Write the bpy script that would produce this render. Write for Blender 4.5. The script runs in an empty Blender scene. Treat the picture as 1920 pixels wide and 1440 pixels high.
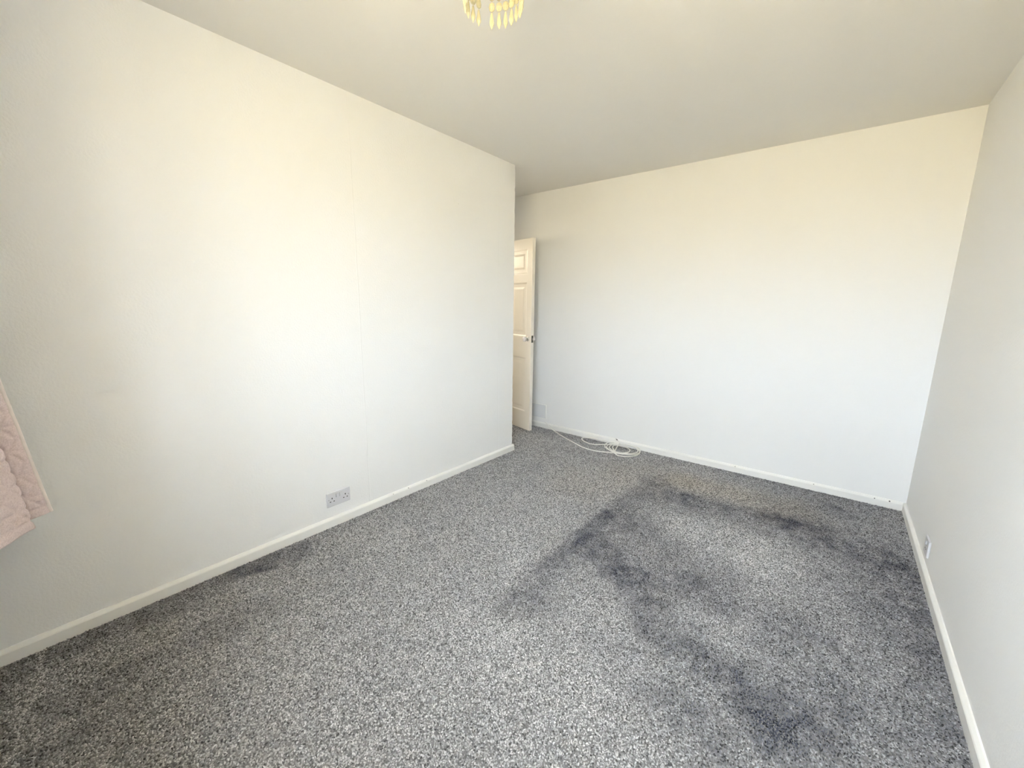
import bpy, bmesh, math, random
import numpy as np
from mathutils import Vector, Matrix

# ---------------------------------------------------------------- camera, sky, light, exposure
scene = bpy.context.scene
C = scene.collection
YAW, PITCH, ROLL, FPX, CZ = 0.674289, 0.188709, 0.011703, 766.08, 1.29008
fw = Vector((-math.sin(YAW)*math.cos(PITCH), math.cos(YAW)*math.cos(PITCH), -math.sin(PITCH)))
rt = Vector((math.cos(YAW), math.sin(YAW), 0))
up = rt.cross(fw)
r2 = math.cos(ROLL)*rt + math.sin(ROLL)*up
u2 = -math.sin(ROLL)*rt + math.cos(ROLL)*up
cam = bpy.data.objects.new('camera', bpy.data.cameras.new('camera'))
C.objects.link(cam)
M = Matrix((r2, u2, -fw)).transposed().to_4x4()
M.translation = Vector((0, 0, CZ))
cam.matrix_world = M
cam.data.sensor_width = 36
cam.data.lens = FPX*36/1920
cam.data.clip_start = 0.02
scene.camera = cam
scene.view_settings.view_transform = 'Standard'
scene.view_settings.look = 'None'
scene.view_settings.gamma = 1
scene.view_settings.use_curve_mapping = False
scene.view_settings.exposure = 1.52

# daylight: pale sky over sunlit warm ground, one horizon all the way round
SKY = (0.815, 0.885, 1.0, 1)
GROUND = (1.0, 0.825, 0.52, 1)
STRENGTH = 11.0
w = bpy.data.worlds.new('daylight'); scene.world = w; w.use_nodes = True
nt = w.node_tree; nt.nodes.clear()
out = nt.nodes.new('ShaderNodeOutputWorld'); bg = nt.nodes.new('ShaderNodeBackground')
tc = nt.nodes.new('ShaderNodeTexCoord'); sp = nt.nodes.new('ShaderNodeSeparateXYZ')
rp = nt.nodes.new('ShaderNodeValToRGB'); mr = nt.nodes.new('ShaderNodeMapRange')
mr.inputs[1].default_value = -1; mr.inputs[2].default_value = 1
nt.links.new(tc.outputs['Generated'], sp.inputs[0]); nt.links.new(sp.outputs[2], mr.inputs[0])
nt.links.new(mr.outputs[0], rp.inputs[0]); nt.links.new(rp.outputs[0], bg.inputs[0])
nt.links.new(bg.outputs[0], out.inputs[0])
rp.color_ramp.elements[0].position = 0.47; rp.color_ramp.elements[0].color = tuple(0.68*c for c in GROUND[:3])+(1,)
rp.color_ramp.elements[1].position = 0.55; rp.color_ramp.elements[1].color = SKY
bg.inputs[1].default_value = STRENGTH

# window opening in the back wall
WX0, WX1, WZ0, WZ1 = -1.02, 0.42, 0.95, 2.12
XL, XR, YF, YE, YB, H = -2.210, 0.470, 3.552, 2.776, -0.27, 2.4
XA, XH = -3.19, -4.30
la = bpy.data.lights.new('window_daylight', 'AREA'); la.shape = 'RECTANGLE'
la.size = WX1-WX0; la.size_y = WZ1-WZ0; la.cycles.is_portal = True
lo = bpy.data.objects.new('window_daylight', la); C.objects.link(lo)
lo.location = ((WX0+WX1)/2, YB-0.24, (WZ0+WZ1)/2); lo.rotation_euler = (math.radians(90), 0, math.radians(180))
lo['kind'] = 'structure'

hl = bpy.data.lights.new('hall_fill', 'POINT'); hl.energy = 7; hl.color = (1.0, 0.86, 0.66); hl.shadow_soft_size = 0.12  # added warm fill light beyond the doorway, brightens the open door
ho = bpy.data.objects.new('hall_fill', hl); C.objects.link(ho); ho.location = (-3.85, 3.05, 1.9); ho['kind'] = 'structure'

# ---------------------------------------------------------------- materials
def mat(name, col, rough=0.6, bump=None, spec=0.3, var=0.0, metal=0.0, vscale=3.0, rgh_coat=0.0):
    m = bpy.data.materials.new(name); m.use_nodes = True
    n = m.node_tree.nodes; l = m.node_tree.links; b = n['Principled BSDF']
    b.inputs['Roughness'].default_value = rough
    b.inputs['Specular IOR Level'].default_value = spec
    b.inputs['Metallic'].default_value = metal
    t = n.new('ShaderNodeTexCoord')
    ns = n.new('ShaderNodeTexNoise'); ns.inputs['Scale'].default_value = vscale; ns.inputs['Detail'].default_value = 4
    l.new(t.outputs['Object'], ns.inputs['Vector'])
    mx = n.new('ShaderNodeMix'); mx.data_type = 'RGBA'
    mx.inputs['A'].default_value = tuple(c*(1-var) for c in col)+(1,)
    mx.inputs['B'].default_value = tuple(min(1, c*(1+var)) for c in col)+(1,)
    l.new(ns.outputs['Fac'], mx.inputs['Factor']); l.new(mx.outputs['Result'], b.inputs['Base Color'])
    if bump:
        sc, dist, st = bump
        nb = n.new('ShaderNodeTexNoise'); nb.inputs['Scale'].default_value = sc; nb.inputs['Detail'].default_value = 3
        l.new(t.outputs['Object'], nb.inputs['Vector'])
        bp = n.new('ShaderNodeBump'); bp.inputs['Distance'].default_value = dist; bp.inputs['Strength'].default_value = st
        l.new(nb.outputs['Fac'], bp.inputs['Height']); l.new(bp.outputs['Normal'], b.inputs['Normal'])
    return m

WALLC = (0.86, 0.86, 0.85)
m_wall = mat('white_wall_paint', WALLC, 0.85, (130, 0.0015, 0.25), 0.15, 0.01, vscale=1.2)
m_wall_tex = mat('white_woodchip_paint', WALLC, 0.85, (110, 0.0025, 0.35), 0.15, 0.01, vscale=1.2)
m_ceil = mat('ceiling_paint', (0.83, 0.82, 0.795), 0.9, (60, 0.002, 0.25), 0.1, 0.01)
m_trim = mat('white_gloss_trim', (0.86, 0.855, 0.82), 0.35, (14, 0.003, 0.2), 0.4, 0.03, vscale=8)
m_door = mat('cream_gloss_door_paint', (0.84, 0.79, 0.70), 0.3, (10, 0.003, 0.15), 0.45, 0.02)
m_plastic = mat('white_socket_plastic', (0.67, 0.67, 0.70), 0.35, None, 0.4, 0.01)
m_dark = mat('dark_hole', (0.03, 0.028, 0.025), 0.6)
m_grey = mat('grey_screw_cover', (0.42, 0.42, 0.43), 0.5)
m_brass = mat('tarnished_dark_latch', (0.05, 0.045, 0.035), 0.4, None, 0.5, 0.2, metal=0.6)
m_rose = mat('pale_metal_rose', (0.72, 0.72, 0.72), 0.25, None, 0.5, 0.05, metal=0.7)
m_knob = mat('white_ceramic_knob', (0.85, 0.82, 0.82), 0.12, None, 0.6, 0.02)
m_cable = mat('white_cable_sheath', (0.84, 0.83, 0.78), 0.4, None, 0.4, 0.03, vscale=20)
m_metal = mat('polished_chrome', (0.8, 0.78, 0.72), 0.2, None, 0.5, 0.05, metal=1.0)
m_pole = mat('white_curtain_pole', (0.8, 0.8, 0.78), 0.4)
m_back = mat('carpet_backing', (0.22, 0.218, 0.215), 1.0, (300, 0.002, 0.4), 0.05, 0.2, vscale=200)

def mat_seams(name, src, ys, axis=1):
    """painted wallpaper with its raised vertical seams (fine relief)"""
    m = src.copy(); m.name = name
    n = m.node_tree.nodes; l = m.node_tree.links; b = n['Principled BSDF']
    g = n.new('ShaderNodeNewGeometry'); s = n.new('ShaderNodeSeparateXYZ'); l.new(g.outputs['Position'], s.inputs[0])
    wob = n.new('ShaderNodeTexNoise'); wob.inputs['Scale'].default_value = 5; l.new(g.outputs['Position'], wob.inputs['Vector'])
    wm = n.new('ShaderNodeMath'); wm.operation = 'MULTIPLY_ADD'; wm.inputs[1].default_value = 0.012
    l.new(wob.outputs['Fac'], wm.inputs[0]); l.new(s.outputs[axis], wm.inputs[2])
    prev = None
    for y in ys:
        d = n.new('ShaderNodeMath'); d.operation = 'SUBTRACT'; d.inputs[1].default_value = y+0.006; l.new(wm.outputs[0], d.inputs[0])
        a = n.new('ShaderNodeMath'); a.operation = 'ABSOLUTE'; l.new(d.outputs[0], a.inputs[0])
        r = n.new('ShaderNodeMapRange'); r.interpolation_type = 'SMOOTHSTEP'
        r.inputs[1].default_value = 0.0; r.inputs[2].default_value = 0.006; r.inputs[3].default_value = 1; r.inputs[4].default_value = 0
        l.new(a.outputs[0], r.inputs[0])
        if prev is None: prev = r.outputs[0]
        else:
            mm = n.new('ShaderNodeMath'); mm.operation = 'MAXIMUM'; l.new(prev, mm.inputs[0]); l.new(r.outputs[0], mm.inputs[1]); prev = mm.outputs[0]
    old = [k for k in n if k.type == 'BUMP'][0]
    bp = n.new('ShaderNodeBump'); bp.inputs['Distance'].default_value = 0.001; bp.inputs['Strength'].default_value = 0.9
    l.new(prev, bp.inputs['Height']); l.new(old.outputs['Normal'], bp.inputs['Normal']); l.new(bp.outputs['Normal'], b.inputs['Normal'])
    return m
m_wall_left = mat_seams('white_woodchip_paint_seamed', m_wall_tex, (1.33, 2.575))

# ---------------------------------------------------------------- helpers
def link(name, bm, m, parent=None, smooth=False):
    me = bpy.data.meshes.new(name); bm.normal_update(); bm.to_mesh(me); bm.free()
    if smooth:
        for p in me.polygons: p.use_smooth = True
    me.materials.append(m)
    o = bpy.data.objects.new(name, me); C.objects.link(o)
    if parent: o.parent = parent
    return o
def struct(name, bm, m, smooth=False):
    o = link(name, bm, m, None, smooth); o['kind'] = 'structure'; return o
def empty(name, loc, rotz=0.0):
    o = bpy.data.objects.new(name, None); C.objects.link(o); o.location = loc; o.rotation_euler = (0, 0, rotz)
    o.empty_display_size = 0.05
    return o
def tag(o, label, cat, group=None):
    o['label'] = label; o['category'] = cat
    if group: o['group'] = group
    return o
def box(bm, x0, x1, y0, y1, z0, z1, bev=0.0, seg=2):
    vs = [bm.verts.new((x, y, z)) for x in (x0, x1) for y in (y0, y1) for z in (z0, z1)]
    fs = [(0,1,3,2),(4,6,7,5),(0,4,5,1),(2,3,7,6),(0,2,6,4),(1,5,7,3)]
    faces = [bm.faces.new([vs[i] for i in f]) for f in fs]
    if bev:
        es = list({e for f in faces for e in f.edges})
        bmesh.ops.bevel(bm, geom=es, offset=bev, segments=seg, profile=0.5, affect='EDGES')
    return bm
def bx(*a, **k): return box(bmesh.new(), *a, **k)
def lathe(prof, n=24, axis='z'):
    """prof: (radius, height) pairs"""
    bm = bmesh.new(); rings = []
    for r, h in prof:
        ring = []
        for i in range(n):
            a = 2*math.pi*i/n; p = (r*math.cos(a), r*math.sin(a), h)
            if axis == 'y': p = (p[0], p[2], p[1])
            ring.append(bm.verts.new(p))
        rings.append(ring)
    for a, b in zip(rings, rings[1:]):
        for i in range(n):
            bm.faces.new((a[i], a[(i+1) % n], b[(i+1) % n], b[i]))
    bm.faces.new(rings[0][::-1]); bm.faces.new(rings[-1])
    bmesh.ops.recalc_face_normals(bm, faces=bm.faces[:])
    return bm
def catmull(pts, sub=6):
    P = [Vector(p) for p in pts]; P = [2*P[0]-P[1]]+P+[2*P[-1]-P[-2]]; o = []
    for i in range(1, len(P)-2):
        a, b, c, d = P[i-1:i+3]
        for k in range(sub):
            t = k/sub
            o.append(0.5*((2*b)+(c-a)*t+(2*a-5*b+4*c-d)*t*t+(3*b-a-3*c+d)*t**3))
    o.append(P[-2]); return o
def tube(pts, r, n=8):
    bm = bmesh.new(); rings = []
    for i, p in enumerate(pts):
        t = (pts[min(i+1, len(pts)-1)]-pts[max(i-1, 0)]).normalized()
        a = t.cross(Vector((0, 0, 1)))
        a = a.normalized() if a.length > 1e-3 else Vector((1, 0, 0))
        b = a.cross(t)
        rings.append([bm.verts.new(p+r*(math.cos(2*math.pi*k/n)*a+math.sin(2*math.pi*k/n)*b)) for k in range(n)])
    for a, b in zip(rings, rings[1:]):
        for k in range(n): bm.faces.new((a[k], a[(k+1) % n], b[(k+1) % n], b[k]))
    bm.faces.new(rings[0][::-1]); bm.faces.new(rings[-1])
    bmesh.ops.recalc_face_normals(bm, faces=bm.faces[:])
    return bm

# ---------------------------------------------------------------- room shell
T = 0.12
struct('ceiling', bx(XH-T, XR+T, YB-0.36, YF+T, H, H+0.15), m_ceil)
floor = struct('floor', bx(XH-T, XR+T, YB-0.36, YF+T, -0.18, -0.003), m_back)
floor['label'] = 'grey speckled fitted carpet with darker brushed patches over the whole floor'

# left wall, ending in a free outer corner with a rounded bead
bm = bmesh.new(); box(bm, XL-T, XL, YB, YE, -0.003, H)
es = [e for e in bm.edges if all(abs(v.co.x-XL) < 1e-5 and abs(v.co.y-YE) < 1e-5 for v in e.verts)]
bmesh.ops.bevel(bm, geom=es, offset=0.006, segments=4, profile=0.5, affect='EDGES')
wl = struct('wall_left', bm, m_wall_left)
# slightly wavy plaster corner bead
pts = [Vector((XL-0.0035+0.0008*math.sin(9*z)+0.0005*math.sin(23*z+1), YE-0.0035, z)) for z in np.linspace(0.0, H-0.001, 60)]
link('corner_bead', tube(pts, 0.0042, 8), m_wall, wl, True)
bm = lathe([(0.0045, -0.002), (0.004, 0.0015), (0.002, 0.003), (0.0004, 0.0034)], 10)
bm.transform(Matrix.Translation((XL, 2.142, 1.99)) @ Matrix.Rotation(math.radians(90), 4, 'Y'))
link('paint_lump', bm, m_wall, wl, True)

struct('wall_recess', bx(XH, XL-T, YE-T, YE, -0.003, H), m_wall)
struct('wall_far', bx(XH-T, XR+T, YF, YF+T, -0.003, H), m_wall)
struct('wall_right', bx(XR, XR+T, YB-0.36, YF, -0.003, H), m_wall_tex)
struct('wall_hall', bx(XH-T, XH, YE-T, YF, -0.003, H), m_wall)
# wall over the doorway in the recess
struct('wall_doorway', bx(XA-0.10, XA, YE, YF, 2.0, H), m_wall)
t1 = struct('trim_1', bx(XA-0.11, XA+0.004, YE, YE+0.02, -0.003, 2.0, bev=0.002), m_trim)
link('door_head', bx(XA-0.11, XA+0.004, YE+0.02, YF-0.012, 1.965, 2.0, bev=0.002), m_trim, t1)
link('door_jamb', bx(XA-0.11, XA-0.002, YF-0.012, YF, -0.003, 2.0, bev=0.002), m_trim, t1)

# back wall with the window opening
bm = bmesh.new(); Y0, Y1 = YB-0.30, YB
box(bm, XL-T, WX0, Y0, Y1, -0.003, H); box(bm, WX1, XR, Y0, Y1, -0.003, H)
box(bm, WX0, WX1, Y0, Y1, -0.003, WZ0); box(bm, WX0, WX1, Y0, Y1, WZ1, H)
struct('wall_back', bm, mat('beige_low_bounce_paint', (0.50, 0.46, 0.41), 0.85, (130, 0.0015, 0.25), 0.15, 0.01, vscale=1.2))  # unseen wall, its beige invented to cut light bounced onto the left wall
win = struct('window_1', (lambda b: (box(b, WX0, WX1, Y0+0.03, Y0+0.09, WZ0, WZ0+0.05), box(b, WX0, WX1, Y0+0.03, Y0+0.09, WZ1-0.05, WZ1),
      box(b, WX0, WX0+0.05, Y0+0.03, Y0+0.09, WZ0+0.05, WZ1-0.05), box(b, WX1-0.05, WX1, Y0+0.03, Y0+0.09, WZ0+0.05, WZ1-0.05), b)[-1])(bmesh.new()), m_trim)
xs = [WX0+0.05, WX0+0.05+(WX1-WX0-0.1)/3, WX0+0.05+2*(WX1-WX0-0.1)/3, WX1-0.05]
for x in xs[1:3]:
    link('mullion', bx(x-0.02, x+0.02, Y0+0.03, Y0+0.09, WZ0+0.05, WZ1-0.05), m_trim, win)
m_glass = bpy.data.materials.new('window_glass'); m_glass.use_nodes = True
gn = m_glass.node_tree.nodes; gl = m_glass.node_tree.links; gn.clear()
go = gn.new('ShaderNodeOutputMaterial'); gt = gn.new('ShaderNodeBsdfTransparent'); gg = gn.new('ShaderNodeBsdfGlossy'); gm = gn.new('ShaderNodeMixShader')
gg.inputs['Roughness'].default_value = 0.02; gm.inputs[0].default_value = 0.06; gt.inputs[0].default_value = (0.97, 0.985, 0.98, 1)
gl.new(gt.outputs[0], gm.inputs[1]); gl.new(gg.outputs[0], gm.inputs[2]); gl.new(gm.outputs[0], go.inputs[0])
for a, b in zip(xs, xs[1:]):
    link('glass_pane', bx(a+0.015, b-0.015, Y0+0.058, Y0+0.062, WZ0+0.05, WZ1-0.05), m_glass, win)
link('window_sill', bx(WX0-0.04, WX1+0.04, Y0+0.09, YB+0.03, WZ0-0.03, WZ0, bev=0.004), m_trim, win)

# skirting boards: flat face, rounded top
BH, BT = 0.056, 0.015
def skirting(name, a, b, nrm, m=m_trim, seed=0):
    """board from a to b on the floor, its wall face on the line a-b, nrm into the room"""
    bm = bmesh.new(); a = Vector((*a, 0)); b = Vector((*b, 0)); n = Vector((*nrm, 0)); z = Vector((0, 0, 1))
    prof = [(0, -0.003), (BT, -0.003), (BT, BH-0.015), (BT-0.002, BH-0.0105), (BT-0.010, BH-0.001), (0, BH)]
    N = max(1, int((b-a).length/0.08)); rnd = random.Random(seed); rings = []
    for i in range(N+1):
        p = a+(b-a)*(i/N); w_ = rnd.uniform(-0.00025, 0.00025) if 0 < i < N else 0
        rings.append([bm.verts.new(p+n*(u+(w_ if u else 0))+z*(h+(w_ if h > 0 else 0))) for u, h in prof])
    for r, s in zip(rings, rings[1:]):
        for k in range(len(prof)):
            bm.faces.new((r[k], r[(k+1) % len(prof)], s[(k+1) % len(prof)], s[k]))
    bm.faces.new(rings[0]); bm.faces.new(rings[-1][::-1])
    bmesh.ops.recalc_face_normals(bm, faces=bm.faces[:])
    return struct(name, bm, m)
bl = skirting('baseboard_left', (XL, YB), (XL, YE+BT), (1, 0), seed=1)
skirting('baseboard_recess', (XL-0.0001, YE), (XA+0.03, YE), (0, 1), seed=2)
bf = skirting('baseboard_far', (XA+0.02, YF), (XR-BT, YF), (0, -1), seed=3)
skirting('baseboard_right', (XR, YB), (XR, YF-0.0001), (-1, 0), seed=4)
skirting('baseboard_back', (XL+BT, YB), (XR-BT, YB), (0, 1), seed=5)
m_chip = mat('old_nail_hole', (0.10, 0.09, 0.085), 0.8)
def nail_hole(parent, loc, nrm, r):
    bm = lathe([(r, 0.0), (r*0.9, 0.0007), (r*0.3, 0.001)], 8)
    bm.transform(Matrix.Translation(loc) @ Vector(nrm).to_track_quat('Z', 'Y').to_matrix().to_4x4())
    link('nail_hole', bm, m_chip, parent)
for y, z, r in ((1.617, 0.0475, 0.0032), (1.777, 0.0475, 0.003), (1.494, 0.0475, 0.0022)):
    nail_hole(bl, (XL+BT-0.0012, y, z), (1, 0, 0.3), r)
for x, z, r in ((0.314, 0.044, 0.0035), (0.389, 0.047, 0.0045), (-0.02, 0.047, 0.003), (-0.53, 0.047, 0.003)):
    nail_hole(bf, (x, YF-BT+0.0010, z), (0, -1, 0.3), r)

# ---------------------------------------------------------------- carpet pile
# brushed patches of the nap (pile shading put into colour) and darker skirting strips: capsules (x0,y0,x1,y1,radius,darkness) in metres on the floor
rng = np.random.default_rng(7)
PITCH_T = 0.0052
gx = np.arange(XA-0.25, XR-BT, PITCH_T); gy = np.arange(YB+BT, YF-BT, PITCH_T)
X, Y = np.meshgrid(gx, gy); X = X.ravel(); Y = Y.ravel()
X = X+rng.uniform(-.5, .5, X.size)*PITCH_T; Y = Y+rng.uniform(-.5, .5, Y.size)*PITCH_T
ok = (X < XR-BT-0.001) & (Y < YF-BT-0.001) & (Y > YB+BT+0.001) & ((X > XL+BT+0.001) | (Y > YE+BT+0.001))
X = X[ok]; Y = Y[ok]
def vnoise(x, y, s, seed):
    r = np.random.default_rng(seed); g = r.uniform(-1, 1, (64, 64))
    u = (x+10)*s; v = (y+10)*s; i = np.floor(u).astype(int); j = np.floor(v).astype(int)
    fu = u-i; fv = v-j; fu = fu*fu*(3-2*fu); fv = fv*fv*(3-2*fv)
    G = lambda a, b: g[a % 64, b % 64]
    return (G(i, j)*(1-fu)+G(i+1, j)*fu)*(1-fv)+(G(i, j+1)*(1-fu)+G(i+1, j+1)*fu)*fv
def fbm(x, y, s, seed): return vnoise(x, y, s, seed)+0.5*vnoise(x, y, s*2.1, seed+1)+0.28*vnoise(x, y, s*4.3, seed+2)
def sst(a, b, t): t = np.clip((t-a)/(b-a), 0, 1); return t*t*(3-2*t)
wx = X+0.035*fbm(X, Y, 4, 1)+0.012*fbm(X, Y, 16, 2); wy = Y+0.05*fbm(X, Y, 4, 11)+0.015*fbm(X, Y, 16, 12)
def cap(x0, y0, x1, y1, r, soft):
    dx, dy = x1-x0, y1-y0; L = dx*dx+dy*dy+1e-9
    t = np.clip(((wx-x0)*dx+(wy-y0)*dy)/L, 0, 1)
    d = np.hypot(wx-x0-t*dx, wy-y0-t*dy)
    return 1-sst(r, r+soft, d)
nap = np.zeros(X.size)
# right of the old furniture line, shading of pile lying the other way put into colour
edge_x = -1.085+0.012*fbm(X, Y, 6, 21)+0.01*fbm(X, Y, 25, 22)
zone = sst(0, 0.06, X-edge_x)*sst(1.12, 1.30, Y+0.10*fbm(X, Y, 3, 31)-0.05*(X+1))*(1-sst(2.85, 3.05, Y+0.06*fbm(X, Y, 3, 33)-0.05*(X+1)))
near = sst(-0.75, 0.1, X+0.25*fbm(X, Y, 2, 51))*sst(0.9, 1.35, Y)
nap += 0.26*cap(-1.04, 1.55, -1.04, 2.2, 0.03, 0.08)
nap += 0.16*cap(-0.98, 1.75, -0.95, 2.6, 0.07, 0.12)
nap += 0.3*cap(-1, 1.24, -0.93, 1.27, 0.04, 0.09)
nap += 0.16*cap(-1.02, 1.28, -0.98, 1.6, 0.03, 0.09)
nap += 0.24*cap(-0.95, 1.92, -0.66, 1.74, 0.05, 0.12)
nap += 0.22*cap(-0.68, 1.76, -0.38, 1.84, 0.05, 0.12)
nap += 0.1*cap(-0.38, 1.84, -0.25, 1.9, 0.03, 0.12)
nap += 0.1*cap(-0.9, 2.35, -0.62, 2.05, 0.05, 0.16)
nap += 0.26*cap(-0.5, 1.56, -0.24, 1.44, 0.05, 0.12)
nap += 0.14*cap(-0.24, 1.43, -0.04, 1.45, 0.03, 0.1)
nap += 0.16*cap(-0.04, 1.42, 0.13, 1.58, 0.03, 0.12)
nap += 0.12*cap(-0.62, 1.64, -0.45, 1.57, 0.03, 0.12)
nap += 0.12*cap(-0.6, 1.3, -0.5, 1.35, 0.02, 0.08)
nap += 0.24*cap(-0.75, 2.74, -0.45, 2.77, 0.05, 0.1)
nap += 0.28*cap(-0.28, 2.85, -0.12, 2.88, 0.04, 0.09)
nap += 0.15*cap(-0.42, 2.8, -0.38, 2.81, 0.02, 0.05)
nap += 0.12*cap(-0.95, 2.86, -0.75, 2.8, 0.03, 0.12)
nap += 0.22*cap(0, 2.86, 0.36, 2.74, 0.06, 0.12)
nap += 0.18*cap(0.4, 2.76, 0.42, 1.8, 0.03, 0.16)
nap += 0.08*cap(0.43, 2, 0.44, 1.4, 0.02, 0.14)
nap += 0.16*cap(0.15, 3.25, 0.25, 3.2, 0.03, 0.08)
nap += 0.12*cap(-0.12, 1.18, 0.1, 1.36, 0.03, 0.12)
nap += 0.14*cap(-0.32, 1.2, -0.1, 1.1, 0.03, 0.12)
nap += 0.14*cap(-0.02, 1.35, 0.08, 1.38, 0.02, 0.08)
nap += 0.1*cap(0, 1.9, 0.2, 1.6, 0.05, 0.15)
nap += -0.3*cap(-0.46, 2.4, -0.12, 2.42, 0.08, 0.24)
nap += -0.2*cap(-0.16, 2.4, -0.1, 2.1, 0.04, 0.2)
nap += -0.16*cap(-0.62, 2.38, -0.45, 2.5, 0.05, 0.15)
nap += -0.1*cap(0.1, 2.2, 0.25, 1.9, 0.04, 0.2)
nap += -0.16*cap(-0.86, 1.58, -0.78, 1.5, 0.06, 0.12)
nap += -0.16*cap(-0.66, 1.42, -0.5, 1.25, 0.05, 0.14)
nap += -0.14*cap(-0.38, 1.62, -0.2, 1.62, 0.03, 0.1)
nap += -0.1*cap(-0.85, 1.25, -0.6, 1.1, 0.08, 0.2)
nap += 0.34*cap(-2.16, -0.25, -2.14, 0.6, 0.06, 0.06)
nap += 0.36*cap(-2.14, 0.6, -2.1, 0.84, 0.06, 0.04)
nap += 0.16*cap(-2.17, 1, -2.17, 1.5, 0.01, 0.06)  # darker strips along the foot of the left skirting
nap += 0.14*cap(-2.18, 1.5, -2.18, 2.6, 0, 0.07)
nap += -0.3*cap(-1.93, -0.2, -1.9, 0.83, 0.002, 0.016)
nap += -0.25*cap(-1.95, 0.88, -2.17, 0.89, 0.002, 0.014)
nap += -0.36*cap(-2.17, -0.115, -1.6, -0.115, 0.006, 0.016)
nap += -0.34*cap(-1.76, -0.12, -1.74, 0.25, 0.002, 0.016)
nap += 0.14*cap(-1.82, -0.1, -1.8, 0.6, 0.03, 0.08)
nap += 0.1*cap(-1.66, -0.1, -1.62, 0.3, 0.02, 0.06)
nap += 0.15*cap(-1.75, -0.2, -1.66, -0.05, 0.03, 0.06)
nap += 0.22*cap(-2, -0.22, -1.7, -0.21, 0.03, 0.05)
nap += 0.08*cap(-1.85, 0, -1.82, 0.5, 0.05, 0.1)
nap += 0.12*cap(-3, 3.45, -2.2, 3.5, 0.02, 0.07)  # darker strips along the foot of the far skirting
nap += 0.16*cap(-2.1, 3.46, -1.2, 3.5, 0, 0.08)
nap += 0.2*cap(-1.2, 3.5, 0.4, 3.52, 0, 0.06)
nap += 0.14*cap(-1.25, 3.15, -0.95, 2.95, 0.05, 0.14)
left_of_edge = (1-sst(-0.03, 0.035, X-edge_x))*sst(-1.5, -1.45, X)
nap = np.where(nap > 0, nap*(1-0.9*left_of_edge), nap)
nap += 0.25*zone+0.31*near*(1-zone*0.6)
nap = 0.82*nap*(1+0.24*fbm(X, Y, 9, 81)+0.34*fbm(X, Y, 30, 91))+0.05*fbm(X, Y, 5, 61)+0.05*fbm(X, Y, 24, 71)+0.14
tan = 0.45*cap(-0.75, 3.08, -0.10, 3.03, .05, .25)+0.25*cap(-1.35, 2.6, -0.95, 3.1, .1, .4)
nap = np.clip(nap, 0.0, 0.95)
N = X.size
yarn = rng.uniform(0, 1, N)
me = bpy.data.meshes.new('carpet_pile'); me.vertices.add(N)
co = np.stack([X, Y, rng.uniform(-0.0035, -0.0005, N)], 1).astype(np.float32)
me.vertices.foreach_set('co', co.ravel())
def attr(n, typ, key, data):
    a = me.attributes.new(n, typ, 'POINT'); a.data.foreach_set(key, np.asarray(data, np.float32).ravel())
attr('nap', 'FLOAT', 'value', nap); attr('yarn', 'FLOAT', 'value', yarn); attr('tan', 'FLOAT', 'value', tan)
rot = np.stack([rng.normal(0, .35, N), rng.normal(-.35, .45, N), rng.uniform(0, 2*math.pi, N)], 1)
attr('rot', 'FLOAT_VECTOR', 'vector', rot)
s = rng.uniform(.75, 1.3, N)
attr('scl', 'FLOAT_VECTOR', 'vector', np.stack([s*0.0040, s*0.0020*rng.uniform(.8, 1.3, N), s*0.0023], 1))
pile = bpy.data.objects.new('carpet_pile', me); C.objects.link(pile); pile.parent = floor; pile['kind'] = 'stuff'
pile['label'] = 'grey speckled twist pile with darker brushed patches'

m_pile = bpy.data.materials.new('speckled_grey_yarn'); m_pile.use_nodes = True
n = m_pile.node_tree.nodes; l = m_pile.node_tree.links; b = n['Principled BSDF']
b.inputs['Roughness'].default_value = 1.0; b.inputs['Specular IOR Level'].default_value = 0.05
def at(nm):
    a = n.new('ShaderNodeAttribute'); a.attribute_type = 'INSTANCER'; a.attribute_name = nm; return a.outputs['Fac']
ramp = n.new('ShaderNodeValToRGB'); l.new(at('yarn'), ramp.inputs[0])
ramp.color_ramp.interpolation = 'LINEAR'
RAMP = [(0.0, (0.09, 0.089, 0.088)), (0.15, (0.205, 0.202, 0.2)), (0.40, (0.41, 0.403, 0.40)), (0.8, (0.57, 0.56, 0.555)), (1.0, (0.80, 0.79, 0.78))]
for k, (p_, c_) in enumerate(RAMP):
    e = ramp.color_ramp.elements[k] if k < 2 else ramp.color_ramp.elements.new(p_)
    e.position = p_; e.color = c_+(1,)
nm_ = n.new('ShaderNodeMix'); nm_.data_type = 'RGBA'; nm_.blend_type = 'MIX'
mul = n.new('ShaderNodeMix'); mul.data_type = 'RGBA'; mul.blend_type = 'MULTIPLY'; mul.inputs['Factor'].default_value = 1
l.new(at('nap'), nm_.inputs['Factor'])
nm_.inputs['A'].default_value = (1, 1, 1, 1); nm_.inputs['B'].default_value = (0.13, 0.14, 0.19, 1)
l.new(ramp.outputs[0], mul.inputs['A']); l.new(nm_.outputs['Result'], mul.inputs['B'])
tn = n.new('ShaderNodeMix'); tn.data_type = 'RGBA'; tn.blend_type = 'MULTIPLY'; tn.inputs['B'].default_value = (1.0, 0.90, 0.74, 1)
l.new(at('tan'), tn.inputs['Factor']); l.new(mul.outputs['Result'], tn.inputs['A']); l.new(tn.outputs['Result'], b.inputs['Base Color'])

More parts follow.
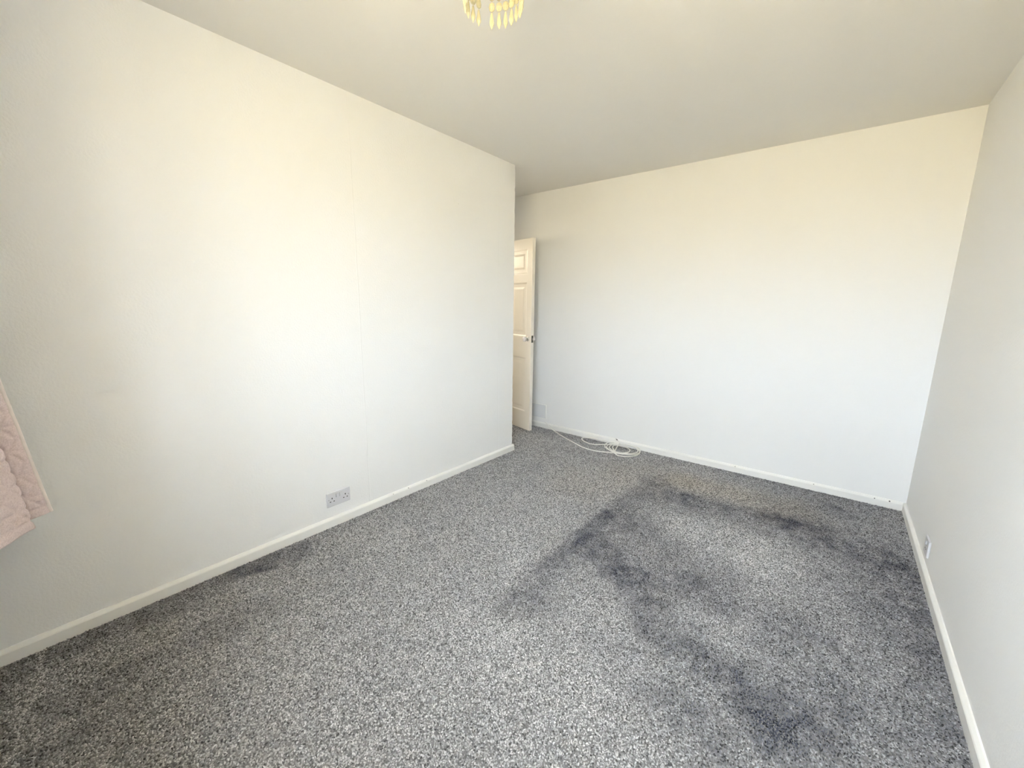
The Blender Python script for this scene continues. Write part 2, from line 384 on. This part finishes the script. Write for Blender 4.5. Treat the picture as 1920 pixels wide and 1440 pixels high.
g = bpy.data.node_groups.new('carpet_tufts', 'GeometryNodeTree')
g.interface.new_socket('Geometry', in_out='INPUT', socket_type='NodeSocketGeometry')
g.interface.new_socket('Geometry', in_out='OUTPUT', socket_type='NodeSocketGeometry')
gi = g.nodes.new('NodeGroupInput'); gout = g.nodes.new('NodeGroupOutput')
mtp = g.nodes.new('GeometryNodeMeshToPoints'); iop = g.nodes.new('GeometryNodeInstanceOnPoints')
ico = g.nodes.new('GeometryNodeMeshIcoSphere'); ico.inputs['Radius'].default_value = 1; ico.inputs['Subdivisions'].default_value = 1
sm = g.nodes.new('GeometryNodeSetMaterial'); sm.inputs['Material'].default_value = m_pile
ra = g.nodes.new('GeometryNodeInputNamedAttribute'); ra.data_type = 'FLOAT_VECTOR'; ra.inputs[0].default_value = 'rot'
sa = g.nodes.new('GeometryNodeInputNamedAttribute'); sa.data_type = 'FLOAT_VECTOR'; sa.inputs[0].default_value = 'scl'
e2r = g.nodes.new('FunctionNodeEulerToRotation')
g.links.new(gi.outputs[0], mtp.inputs['Mesh']); g.links.new(mtp.outputs[0], iop.inputs['Points'])
g.links.new(ico.outputs['Mesh'], sm.inputs['Geometry']); g.links.new(sm.outputs[0], iop.inputs['Instance'])
g.links.new(ra.outputs['Attribute'], e2r.inputs[0]); g.links.new(e2r.outputs[0], iop.inputs['Rotation'])
g.links.new(sa.outputs['Attribute'], iop.inputs['Scale']); g.links.new(iop.outputs[0], gout.inputs[0])
md = pile.modifiers.new('tufts', 'NODES'); md.node_group = g
me.materials.append(m_pile)

# ---------------------------------------------------------------- the open panelled door
DL = Vector((-2.416, 3.318, 0)); dd = Vector((-0.972, 0.235, 0)).normalized()
DW, DT, Z0, Z1 = 0.762, 0.035, 0.010, 1.937
# local frame: x from the latch edge to the hinges, y through the thickness (0 = face seen), z up
bm = bmesh.new()
cols = [(0.075, 0.345), (0.417, 0.687)]
rows = [(0.20, 0.775), (0.985, 1.523), (1.603, 1.842)]
def slab_with_panels(bm, yf, sgn, parts):
    """one face of the leaf: stiles and rails flush, panels sunk behind a sloping moulding with a raised field"""
    xc = sorted({0, DW, *[v for c in cols for v in c]}); zc = sorted({Z0, Z1, *[v for r in rows for v in r]})
    for i in range(len(xc)-1):
        for j in range(len(zc)-1):
            cell = (xc[i], xc[i+1]) in cols and (zc[j], zc[j+1]) in rows
            q = [(xc[i], zc[j]), (xc[i+1], zc[j]), (xc[i+1], zc[j+1]), (xc[i], zc[j+1])]
            if not cell:
                vs = [bm.verts.new((x, yf, z)) for x, z in q]; bm.faces.new(vs)
            else: parts.append((xc[i], xc[i+1], zc[j], zc[j+1]))
panels = []
slab_with_panels(bm, 0.0, 1, panels); back = []; slab_with_panels(bm, DT, -1, back)
for (x0, z0), (x1, z1) in (((0, Z0), (DW, Z0)), ((DW, Z0), (DW, Z1)), ((DW, Z1), (0, Z1)), ((0, Z1), (0, Z0))):
    bm.faces.new([bm.verts.new(v) for v in ((x0, 0, z0), (x1, 0, z1), (x1, DT, z1), (x0, DT, z0))])
bmesh.ops.remove_doubles(bm, verts=bm.verts[:], dist=1e-5)
bmesh.ops.recalc_face_normals(bm, faces=bm.faces[:])
outer = [e for e in bm.edges if len(e.link_faces) == 2 and e.calc_face_angle(0) > 1]
bmesh.ops.bevel(bm, geom=outer, offset=0.0018, segments=2, profile=0.5, affect='EDGES')
door = struct('door_1', bm, m_door)
door.location = DL; door.rotation_euler = (0, 0, math.atan2(dd.y, dd.x))
# local y axis points away from the room's viewer only if mirrored: flip the thickness direction
door.scale = (1, -1, 1)
def panel_mesh(x0, x1, z0, z1):
    bm = bmesh.new()
    for yf, s in ((0.0, 1), (DT, -1)):
        rings = []
        for ins, dep in ((0, 0), (0.006, 0.001), (0.014, 0.0060), (0.020, 0.0065), (0.045, 0.0065), (0.062, 0.0035), (0.066, 0.003)):
            rings.append([bm.verts.new((x, yf+s*dep, z)) for x, z in ((x0+ins, z0+ins), (x1-ins, z0+ins), (x1-ins, z1-ins), (x0+ins, z1-ins))])
        for a, b_ in zip(rings, rings[1:]):
            for k in range(4): bm.faces.new((a[k], a[(k+1) % 4], b_[(k+1) % 4], b_[k]))
        bm.faces.new(rings[-1])
    bmesh.ops.recalc_face_normals(bm, faces=bm.faces[:])
    return bm
for q in panels:
    link('panel', panel_mesh(*q), m_door, door)
KZ, KX = 0.965, 0.052
for side, y0 in ((-1, 0.0), (1, DT)):
    bm = lathe([(0.024, 0), (0.024, 0.002), (0.021, 0.005), (0.012, 0.007)], 24, 'y')
    rose = link('door_knob_rose', bm, m_rose, door, True); rose.location = (KX, y0, KZ); rose.scale = (1, side, 1)
    bm = lathe([(0.0095, 0.005), (0.0085, 0.012), (0.0085, 0.018), (0.011, 0.022)], 16, 'y')
    nk = link('knob_neck', bm, m_brass, rose, True)
    bm = lathe([(0.010, 0.020), (0.019, 0.024), (0.0245, 0.031), (0.0265, 0.039), (0.025, 0.047), (0.019, 0.053), (0.010, 0.056), (0.002, 0.057)], 28, 'y')
    link('knob', bm, m_knob, rose, True)
link('latch_plate', bx(-0.0012, 0.001, DT/2-0.011, DT/2+0.011, KZ-0.035, KZ+0.035), m_brass, door)
link('latch_bolt', bx(-0.009, 0.0, DT/2-0.006, DT/2+0.006, KZ-0.010, KZ+0.010, bev=0.002), m_rose, door)
for z in (0.2, 0.97, 1.72):
    bm = lathe([(0.005, -0.038), (0.005, 0.038)], 10); bm.transform(Matrix.Translation((DW+0.003, 0.004, z)))
    link('hinge', bm, m_rose, door, True)

# ---------------------------------------------------------------- sockets and cover plate
def plug_socket(loc, rotz, half=0.073, gangs=(-1, 1), name='double_socket'):
    """local: x across, y out of the wall, z up"""
    root = empty(name, loc, rotz)
    bm = bx(-half, half, 0.0, 0.010, -0.043, 0.043, bev=0.003, seg=3)
    link('face_plate', bm, m_plastic, root)
    for s in gangs:
        sw = link('rocker_switch', (lambda b: (bmesh.ops.rotate(b, verts=b.verts[:], cent=(0, 0, 0), matrix=Matrix.Rotation(math.radians(8), 3, 'X')), b)[-1])(bx(-0.0055, 0.0055, -0.004, 0.004, -0.010, 0.010, bev=0.0012)), m_plastic, root)
        sw.location = (s*0.011, 0.0105, 0.018)
        link('switch_gap', bx(s*0.011-0.0072, s*0.011+0.0072, 0.0095, 0.0103, 0.0065, 0.0295), m_grey, root)
        cx = s*0.041 if len(gangs) > 1 else 0.0
        link('earth_slot', bx(cx-0.0026, cx+0.0026, 0.0092, 0.0105, 0.003, 0.012), m_dark, root)
        for t in (-1, 1):
            link('pin_slot', bx(cx+t*0.011-0.0036, cx+t*0.011+0.0036, 0.0092, 0.0105, -0.0145, -0.0095), m_dark, root)
        bm = lathe([(0.0032, 0.0), (0.003, 0.0012), (0.001, 0.0016)], 10, 'y')
        scw = link('screw', bm, m_grey, root); scw.location = (s*0.061 if len(gangs) > 1 else 0.030, 0.0097, 0.002)
    return root
s1 = plug_socket((XL, 1.122, 0.165), math.radians(-90))
tag(s1, 'white double plug socket low on the left wall above the skirting', 'socket')
s2 = plug_socket((XR, 2.730, 0.143), math.radians(90), 0.046, (0,), 'plug_socket')
tag(s2, 'small white plug socket seen edge-on low on the right wall', 'socket')

cp = empty('cover_plate', (-2.52, YF, 0.176))
tag(cp, 'blank square white cover plate low on the far wall behind the open door', 'cover plate')
link('plate', bx(-0.152, 0.152, -0.007, 0, -0.073, 0.073, bev=0.002), mat('cover_plate_grey_white', (0.76, 0.765, 0.775), 0.4), cp)
link('raised_rim', (lambda b: (box(b, -0.157, 0.157, -0.010, 0, 0.0732, 0.079, bev=.0015), box(b, -0.157, 0.157, -0.010, 0, -0.079, -0.0732, bev=.0015),
     box(b, 0.1522, 0.158, -0.010, 0, -0.073, 0.073, bev=.0015), box(b, -0.158, -0.1522, -0.010, 0, -0.073, 0.073, bev=.0015), b)[-1])(bmesh.new()), m_trim, cp)

# ---------------------------------------------------------------- coiled white cable
CAB = [(-2.389, 3.53, 0.082), (-2.3473, 3.53, 0.0751), (-2.3189, 3.53, 0.045), (-2.2907, 3.53, 0.0151), (-2.1361, 3.445, 0.006), (-2.0117, 3.377, 0.006), (-1.8182, 3.281, 0.006), (-1.7411, 3.2471, 0.006), (-1.6373, 3.2331, 0.006), (-1.5454, 3.2585, 0.006), (-1.4529, 3.3023, 0.006), (-1.3997, 3.3155, 0.006), (-1.3248, 3.3527, 0.006), (-1.2857, 3.4148, 0.0062), (-1.2875, 3.4843, 0.0064), (-1.3254, 3.529, 0.0206), (-1.4006, 3.529, 0.0277), (-1.4961, 3.529, 0.0212), (-1.5864, 3.5122, 0.0072), (-1.5826, 3.4131, 0.0074), (-1.5379, 3.3531, 0.0076), (-1.4854, 3.3232, 0.0078), (-1.42, 3.3195, 0.008), (-1.3449, 3.3572, 0.0082), (-1.3039, 3.4238, 0.0084), (-1.312, 3.4888, 0.0086), (-1.3548, 3.529, 0.0175), (-1.4386, 3.529, 0.0278), (-1.5353, 3.529, 0.0201), (-1.6147, 3.529, 0.0113), (-1.6145, 3.4496, 0.0096), (-1.5796, 3.3785, 0.0098), (-1.5203, 3.3323, 0.01), (-1.4539, 3.2957, 0.0102), (-1.4003, 3.2515, 0.0104), (-1.3402, 3.2624, 0.0106), (-1.3024, 3.2989, 0.0108), (-1.2728, 3.3645, 0.011), (-1.2745, 3.4326, 0.0112), (-1.3117, 3.5058, 0.0114), (-1.37, 3.529, 0.0215), (-1.4575, 3.529, 0.0223), (-1.5472, 3.5129, 0.012), (-1.5585, 3.4445, 0.0122), (-1.5432, 3.3862, 0.0124), (-1.491, 3.3345, 0.0126), (-1.4189, 3.3164, 0.0128), (-1.3686, 3.3522, 0.013), (-1.3586, 3.4058, 0.0132), (-1.3765, 3.4566, 0.0134), (-1.4198, 3.4876, 0.0136), (-1.4792, 3.4922, 0.0138), (-1.5275, 3.4787, 0.014), (-1.5311, 3.432, 0.0142), (-1.5002, 3.3742, 0.0144), (-1.4675, 3.3407, 0.0146), (-1.4985, 3.4578, 0.0148), (-1.5141, 3.529, 0.0268), (-1.5751, 3.529, 0.0202), (-1.6326, 3.5235, 0.0154), (-1.7142, 3.5217, 0.0156), (-1.7961, 3.5167, 0.0158), (-1.8563, 3.4848, 0.016), (-1.8631, 3.4462, 0.0162), (-1.8363, 3.4058, 0.0164), (-1.7802, 3.3694, 0.0166), (-1.7102, 3.3547, 0.0168), (-1.6461, 3.3873, 0.017), (-1.6025, 3.4283, 0.0172), (-1.5474, 3.4704, 0.0174), (-1.5102, 3.5088, 0.0176), (-1.5088, 3.529, 0.0357), (-1.5326, 3.529, 0.0517)]
CAB[:4] = [(-2.372, 3.549, 0.064), (-2.350, 3.538, 0.063), (-2.325, 3.5315, 0.044), (-2.285, 3.530, 0.016)]
CR = 0.005
path = catmull(CAB, 7)
path = [Vector((p.x, min(p.y, YF-BT-CR) if i > 14 else p.y, max(p.z, CR))) for i, p in enumerate(path)]
tag(link('cable', tube(path, CR, 8), m_cable, None, True), 'long white cable coiled loosely on the carpet against the far skirting', 'cable')
cabo = bpy.data.objects['cable']
e_ = path[-1]; d_ = (path[-1]-path[-4]).normalized()
bm = lathe([(0.0055, -0.004), (0.0055, 0.010), (0.004, 0.012), (0.0015, 0.013), (0.0012, 0.020)], 12)
bm.transform(Matrix.Translation(e_) @ d_.to_track_quat('Z', 'Y').to_matrix().to_4x4())
link('cable_plug', bm, m_rose, cabo, True)

# ---------------------------------------------------------------- quilted curtain at the left end of the window
m_cur = bpy.data.materials.new('pale_pink_quilted_cotton'); m_cur.use_nodes = True
n = m_cur.node_tree.nodes; l = m_cur.node_tree.links; b = n['Principled BSDF']; mo = n['Material Output']
b.inputs['Roughness'].default_value = 0.95; b.inputs['Specular IOR Level'].default_value = 0.1
ns = n.new('ShaderNodeTexNoise'); ns.inputs['Scale'].default_value = 260; tcx = n.new('ShaderNodeTexCoord'); l.new(tcx.outputs['Object'], ns.inputs['Vector'])
rr = n.new('ShaderNodeValToRGB'); l.new(ns.outputs['Fac'], rr.inputs[0])
rr.color_ramp.elements[0].color = (0.71, 0.585, 0.575, 1); rr.color_ramp.elements[1].color = (0.86, 0.735, 0.725, 1)
rr.color_ramp.elements[0].position = 0.3; rr.color_ramp.elements[1].position = 0.7
l.new(rr.outputs[0], b.inputs['Base Color'])
bp = n.new('ShaderNodeBump'); bp.inputs['Distance'].default_value = 0.001; bp.inputs['Strength'].default_value = 0.4
l.new(ns.outputs['Fac'], bp.inputs['Height']); l.new(bp.outputs['Normal'], b.inputs['Normal'])
tr = n.new('ShaderNodeBsdfTranslucent'); l.new(rr.outputs[0], tr.inputs['Color'])
mxs = n.new('ShaderNodeMixShader'); mxs.inputs[0].default_value = 0.10
l.new(b.outputs[0], mxs.inputs[1]); l.new(tr.outputs[0], mxs.inputs[2]); l.new(mxs.outputs[0], mo.inputs['Surface'])
m_lin = mat('pale_curtain_lining', (0.84, 0.77, 0.73), 0.95, (300, 0.0006, 0.3), 0.1, 0.02)

# plan of the folds at the hem, from the window to the loose edge; unseen window-side folds added to dim the left wall
PLAN = [(-1.06, -0.12), (-1.10, -0.18), (-1.15, -0.11), (-1.20, -0.18), (-1.25, -0.11), (-1.30, -0.18), (-1.35, -0.11), (-1.40, -0.18), (-1.46, -0.12), (-1.51, -0.19), (-1.56, -0.16), (-1.61, -0.205), (-1.66, -0.165), (-1.71, -0.175), (-1.765, -0.115), (-1.81, -0.066), (-1.855, -0.026), (-1.868, -0.032), (-1.874, -0.095),
        (-1.915, -0.120), (-1.950, -0.085), (-1.958, -0.035), (-1.960, -0.004), (-1.972, 0.023)]
HEM, TOP = 0.60, 2.20
pl = catmull([(x, y, 0) for x, y in PLAN], 16)
L = [0]
for a, b_ in zip(pl, pl[1:]): L.append(L[-1]+(b_-a).length)
us = np.concatenate([np.arange(0, L[-1]-0.46, 0.010), np.linspace(L[-1]-0.46, L[-1], 180)]); NU = len(us)-1
px = np.interp(us, L, [p.x for p in pl]); py = np.interp(us, L, [p.y for p in pl])
tx = np.gradient(px, us); ty = np.gradient(py, us); tl = np.hypot(tx, ty); nx, ny = -ty/tl, tx/tl
if nx[np.argmin(np.abs(px+1.82))] < 0: nx, ny = -nx, -ny
zs = np.concatenate([np.arange(HEM, 1.35, 0.0032), np.linspace(1.35, TOP, 60)])
# tumbling-block quilting: distance to the nearest stitch line
def quilt(u, v, a=0.046):
    best = np.full(u.shape, 9.0)
    r3 = math.sqrt(3)
    # hexagon lattice centres, each with three spokes; lines = hexagon edges + spokes
    i0 = np.round(u/(1.5*a))
    cd = None
    for di in (-1, 0, 1):
        for dj in (-1, 0, 1):
            i = i0+di; off = np.where(i % 2 == 0, 0, .5)
            j = np.round(v/(r3*a)-off)+dj
            cx_ = i*1.5*a; cy_ = (j+off)*r3*a
            for k in range(6):
                a0 = k*math.pi/3; a1 = a0+math.pi/3
                for p0, p1 in (((a*math.cos(a0), a*math.sin(a0)), (a*math.cos(a1), a*math.sin(a1))),)+((((0, 0), (a*math.cos(a0), a*math.sin(a0))),) if k % 2 == 0 else ()):
                    dx = p1[0]-p0[0]; dy = p1[1]-p0[1]
                    X_ = u-cx_-p0[0]; Y_ = v-cy_-p0[1]
                    t = np.clip((X_*dx+Y_*dy)/(dx*dx+dy*dy), 0, 1)
                    best = np.minimum(best, np.hypot(X_-t*dx, Y_-t*dy))
    return best
U, V = np.meshgrid(us, zs)
dq = quilt(U, V-HEM-0.03)
dq = np.where(V < HEM+0.03, np.minimum(np.abs(V-HEM-0.026), 0.02), dq)
fade = sst(0.0, 0.02, L[-1]-U)
puff = 0.0040*(1-np.exp(-(dq/0.0055)**2))*fade
puff += 0.0015*vnoise(U, V, 40, 5)
lean = 0.104*np.minimum(V-HEM, 0.48)
spread = 1-0.10*(V-HEM)/(TOP-HEM)
PXc = -1.90+(px[None, :]+1.90)*spread
hemlift = -0.004*np.sin(U*40)
def sheet(off, pf):
    x = PXc+nx[None, :]*(off+pf); y = py[None, :]-lean+ny[None, :]*(off+pf); z = V+np.where(V < HEM+.05, hemlift, 0)
    return np.stack([x, y, z], -1)
A = sheet(0.004, puff); Bk = sheet(-0.004, 0*puff)
def grid_mesh(name, A, B, m, parent, flip=False):
    nz, nu, _ = A.shape; me = bpy.data.meshes.new(name)
    verts = np.concatenate([A.reshape(-1, 3), B.reshape(-1, 3)]); o = nz*nu
    idx = np.arange(nz*nu).reshape(nz, nu)
    f1 = np.stack([idx[:-1, :-1], idx[:-1, 1:], idx[1:, 1:], idx[1:, :-1]], -1).reshape(-1, 4)
    f2 = f1[:, ::-1]+o
    hem_ = np.stack([idx[0, :-1], idx[0, :-1]+o, idx[0, 1:]+o, idx[0, 1:]], -1)
    top_ = np.stack([idx[-1, :-1], idx[-1, 1:], idx[-1, 1:]+o, idx[-1, :-1]+o], -1)
    lf = np.stack([idx[:-1, 0], idx[1:, 0], idx[1:, 0]+o, idx[:-1, 0]+o], -1)
    rg = np.stack([idx[:-1, -1], idx[:-1, -1]+o, idx[1:, -1]+o, idx[1:, -1]], -1)
    F = np.concatenate([f1, f2, hem_, top_, lf, rg])
    me.from_pydata(verts.tolist(), [], F.tolist()); me.update()
    for p in me.polygons: p.use_smooth = True
    me.materials.append(m); ob = bpy.data.objects.new(name, me); C.objects.link(ob)
    if parent: ob.parent = parent
    return ob
cur = empty('curtain', (0, 0, 0))
tag(cur, 'pale pink quilted curtain hanging in folds in front of the left wall', 'curtain')
grid_mesh('quilted_fabric', A, Bk, m_cur, cur)
# pale piped edging that runs down the loose edge
ed = [Vector((A[i, -1, 0]-0.002, A[i, -1, 1]-0.001, A[i, -1, 2])) for i in range(0, len(zs), 4)]
link('edge_binding', tube(ed, 0.0055, 10), m_lin, cur, True)
pole = empty('curtain_pole', (-0.75, -0.13, 2.22))
tag(pole, 'slim white curtain pole above the window', 'curtain pole')
link('rod', (lambda b: (b.transform(Matrix.Rotation(math.radians(90), 4, 'Y')), b)[-1])(lathe([(0.012, -1.35), (0.012, 1.15)], 16)), m_pole, pole, True)
for x in (-1.30, 1.10):
    link('bracket', bx(x-0.01, x+0.01, YB+0.13, -0.0, -0.012, 0.012, bev=0.002), m_pole, pole)

# ---------------------------------------------------------------- crystal pendant light
m_cry = bpy.data.materials.new('champagne_acrylic_crystal'); m_cry.use_nodes = True
n = m_cry.node_tree.nodes; l = m_cry.node_tree.links; b = n['Principled BSDF']; mo = n['Material Output']
b.inputs['Base Color'].default_value = (1.0, 0.95, 0.72, 1); b.inputs['Roughness'].default_value = 0.05; b.inputs['IOR'].default_value = 1.49
b.inputs['Transmission Weight'].default_value = 0.35
lw = n.new('ShaderNodeTexNoise'); lw.inputs['Scale'].default_value = 170
cr = n.new('ShaderNodeValToRGB'); cr.color_ramp.elements[0].color = (0.72, 0.64, 0.38, 1); cr.color_ramp.elements[1].color = (0.95, 0.92, 0.76, 1)
l.new(lw.outputs['Fac'], cr.inputs[0]); l.new(cr.outputs[0], b.inputs['Base Color'])
tr = n.new('ShaderNodeBsdfTranslucent'); tr.inputs[0].default_value = (1, 0.95, 0.72, 1)
ms = n.new('ShaderNodeMixShader'); ms.inputs[0].default_value = 0.25
l.new(b.outputs[0], ms.inputs[1]); l.new(tr.outputs[0], ms.inputs[2]); l.new(ms.outputs[0], mo.inputs['Surface'])
PC = Vector((-0.862, 0.977, H)); PR = 0.079; TIP = 2.087
pen = empty('pendant_light', PC)
tag(pen, 'round pendant light hung with strings of pale yellow crystal drops', 'ceiling light')
link('ceiling_rose', lathe([(0.045, 0), (0.045, -0.012), (0.03, -0.024), (0.008, -0.028)], 28), m_pole, pen, True)
link('flex', lathe([(0.003, -0.026), (0.003, -0.10)], 10), m_pole, pen, True)
link('lamp_holder', lathe([(0.008, -0.095), (0.019, -0.105), (0.019, -0.145), (0.015, -0.15)], 20), m_pole, pen, True)
def torus(R, r, z, n1=56, n2=8):
    return tube([Vector((R*math.cos(2*math.pi*i/n1), R*math.sin(2*math.pi*i/n1), z)) for i in range(n1+1)], r, n2)
def bead_mesh():
    # eight-sided faceted oval bead, thinner front to back
    bm = bmesh.new(); rings = []
    for r, z in ((0.003, 0.0115), (0.0078, 0.0078), (0.0098, 0.0), (0.0078, -0.0078), (0.003, -0.0115)):
        rings.append([bm.verts.new((r*math.cos(2*math.pi*(i+.5)/8), 0.62*r*math.sin(2*math.pi*(i+.5)/8), z)) for i in range(8)])
    for a, b_ in zip(rings, rings[1:]):
        for i in range(8): bm.faces.new((a[i], a[(i+1) % 8], b_[(i+1) % 8], b_[i]))
    bm.faces.new(rings[0]); bm.faces.new(rings[-1][::-1]); bmesh.ops.recalc_face_normals(bm, faces=bm.faces[:])
    return bm
def drop_mesh():
    bm = bmesh.new(); rings = []
    for r, z in ((0.0015, 0.044), (0.0032, 0.041), (0.0072, 0.018), (0.0070, 0.014)):
        rings.append([bm.verts.new((r*math.cos(2*math.pi*(i+.5)/6), 0.8*r*math.sin(2*math.pi*(i+.5)/6), z)) for i in range(6)])
    for a, b_ in zip(rings, rings[1:]):
        for i in range(6): bm.faces.new((a[i], a[(i+1) % 6], b_[(i+1) % 6], b_[i]))
    bm.faces.new(rings[0]); t = bm.verts.new((0, 0, 0))
    for i in range(6): bm.faces.new((rings[-1][(i+1) % 6], rings[-1][i], t))
    bmesh.ops.recalc_face_normals(bm, faces=bm.faces[:])
    return bm
zt = TIP-H
RING_Z = zt+0.044+3*0.0275+0.008
link('frame_ring', torus(PR, 0.0022, RING_Z), m_metal, pen, True)
link('frame_ring', torus(0.052, 0.0022, RING_Z+0.055), m_metal, pen, True)
arm = bmesh.new()
for k in range(3):
    a = 2*math.pi*k/3+.3
    t_ = tube([Vector((0.018*math.cos(a), 0.018*math.sin(a), -0.125)), Vector((0.052*math.cos(a), 0.052*math.sin(a), RING_Z+0.055)), Vector((PR*math.cos(a), PR*math.sin(a), RING_Z))], 0.0018, 6)
    tmp = bpy.data.meshes.new('t'); t_.to_mesh(tmp); t_.free(); arm.from_mesh(tmp); bpy.data.meshes.remove(tmp)
link('frame_arm', arm, m_metal, pen, True)
proto = {}
rs = random.Random(4)
away = math.atan2(0.75, -0.66)
def strand(a, R, ztop, nb, drop=True, dz=0.0):
    p = Vector((R*math.cos(a), R*math.sin(a), 0)); L_ = nb*0.0275+(0.044 if drop else 0)+0.006
    bm = tube([Vector((0, 0, 0.0)), Vector((0, 0, -L_+0.045 if drop else -L_))], 0.0005, 5)
    st = link('crystal_strand', bm, m_metal, pen); st.location = p+Vector((0, 0, ztop)); st.rotation_euler = (rs.uniform(-.008, .008), rs.uniform(-.008, .008), a+math.pi/2)
    for k in range(nb):
        if 'bead' not in proto: proto['bead'] = link('bead', bead_mesh(), m_cry, st); o = proto['bead']
        else: o = proto['bead'].copy(); C.objects.link(o); o.parent = st
        o.location = (0, 0, -0.006-0.0275*k-0.0135); o.rotation_euler = (0, 0, rs.uniform(-.35, .35))
    if drop:
        if 'drop' not in proto: proto['drop'] = link('crystal_drop', drop_mesh(), m_cry, st); o = proto['drop']
        else: o = proto['drop'].copy(); C.objects.link(o); o.parent = st
        o.location = (0, 0, -0.006-0.0275*nb-0.044); o.rotation_euler = (0, 0, rs.uniform(-.5, .5))
NS = 24
for k in range(NS):
    a = away+math.radians(3)-2*math.pi*k/NS
    if k == NS-1: continue                                     # one strand is missing on the far side
    strand(a, PR, RING_Z, 3)
for k in range(14):
    strand(2*math.pi*k/14+.1, 0.052, RING_Z+0.055, 2, True)
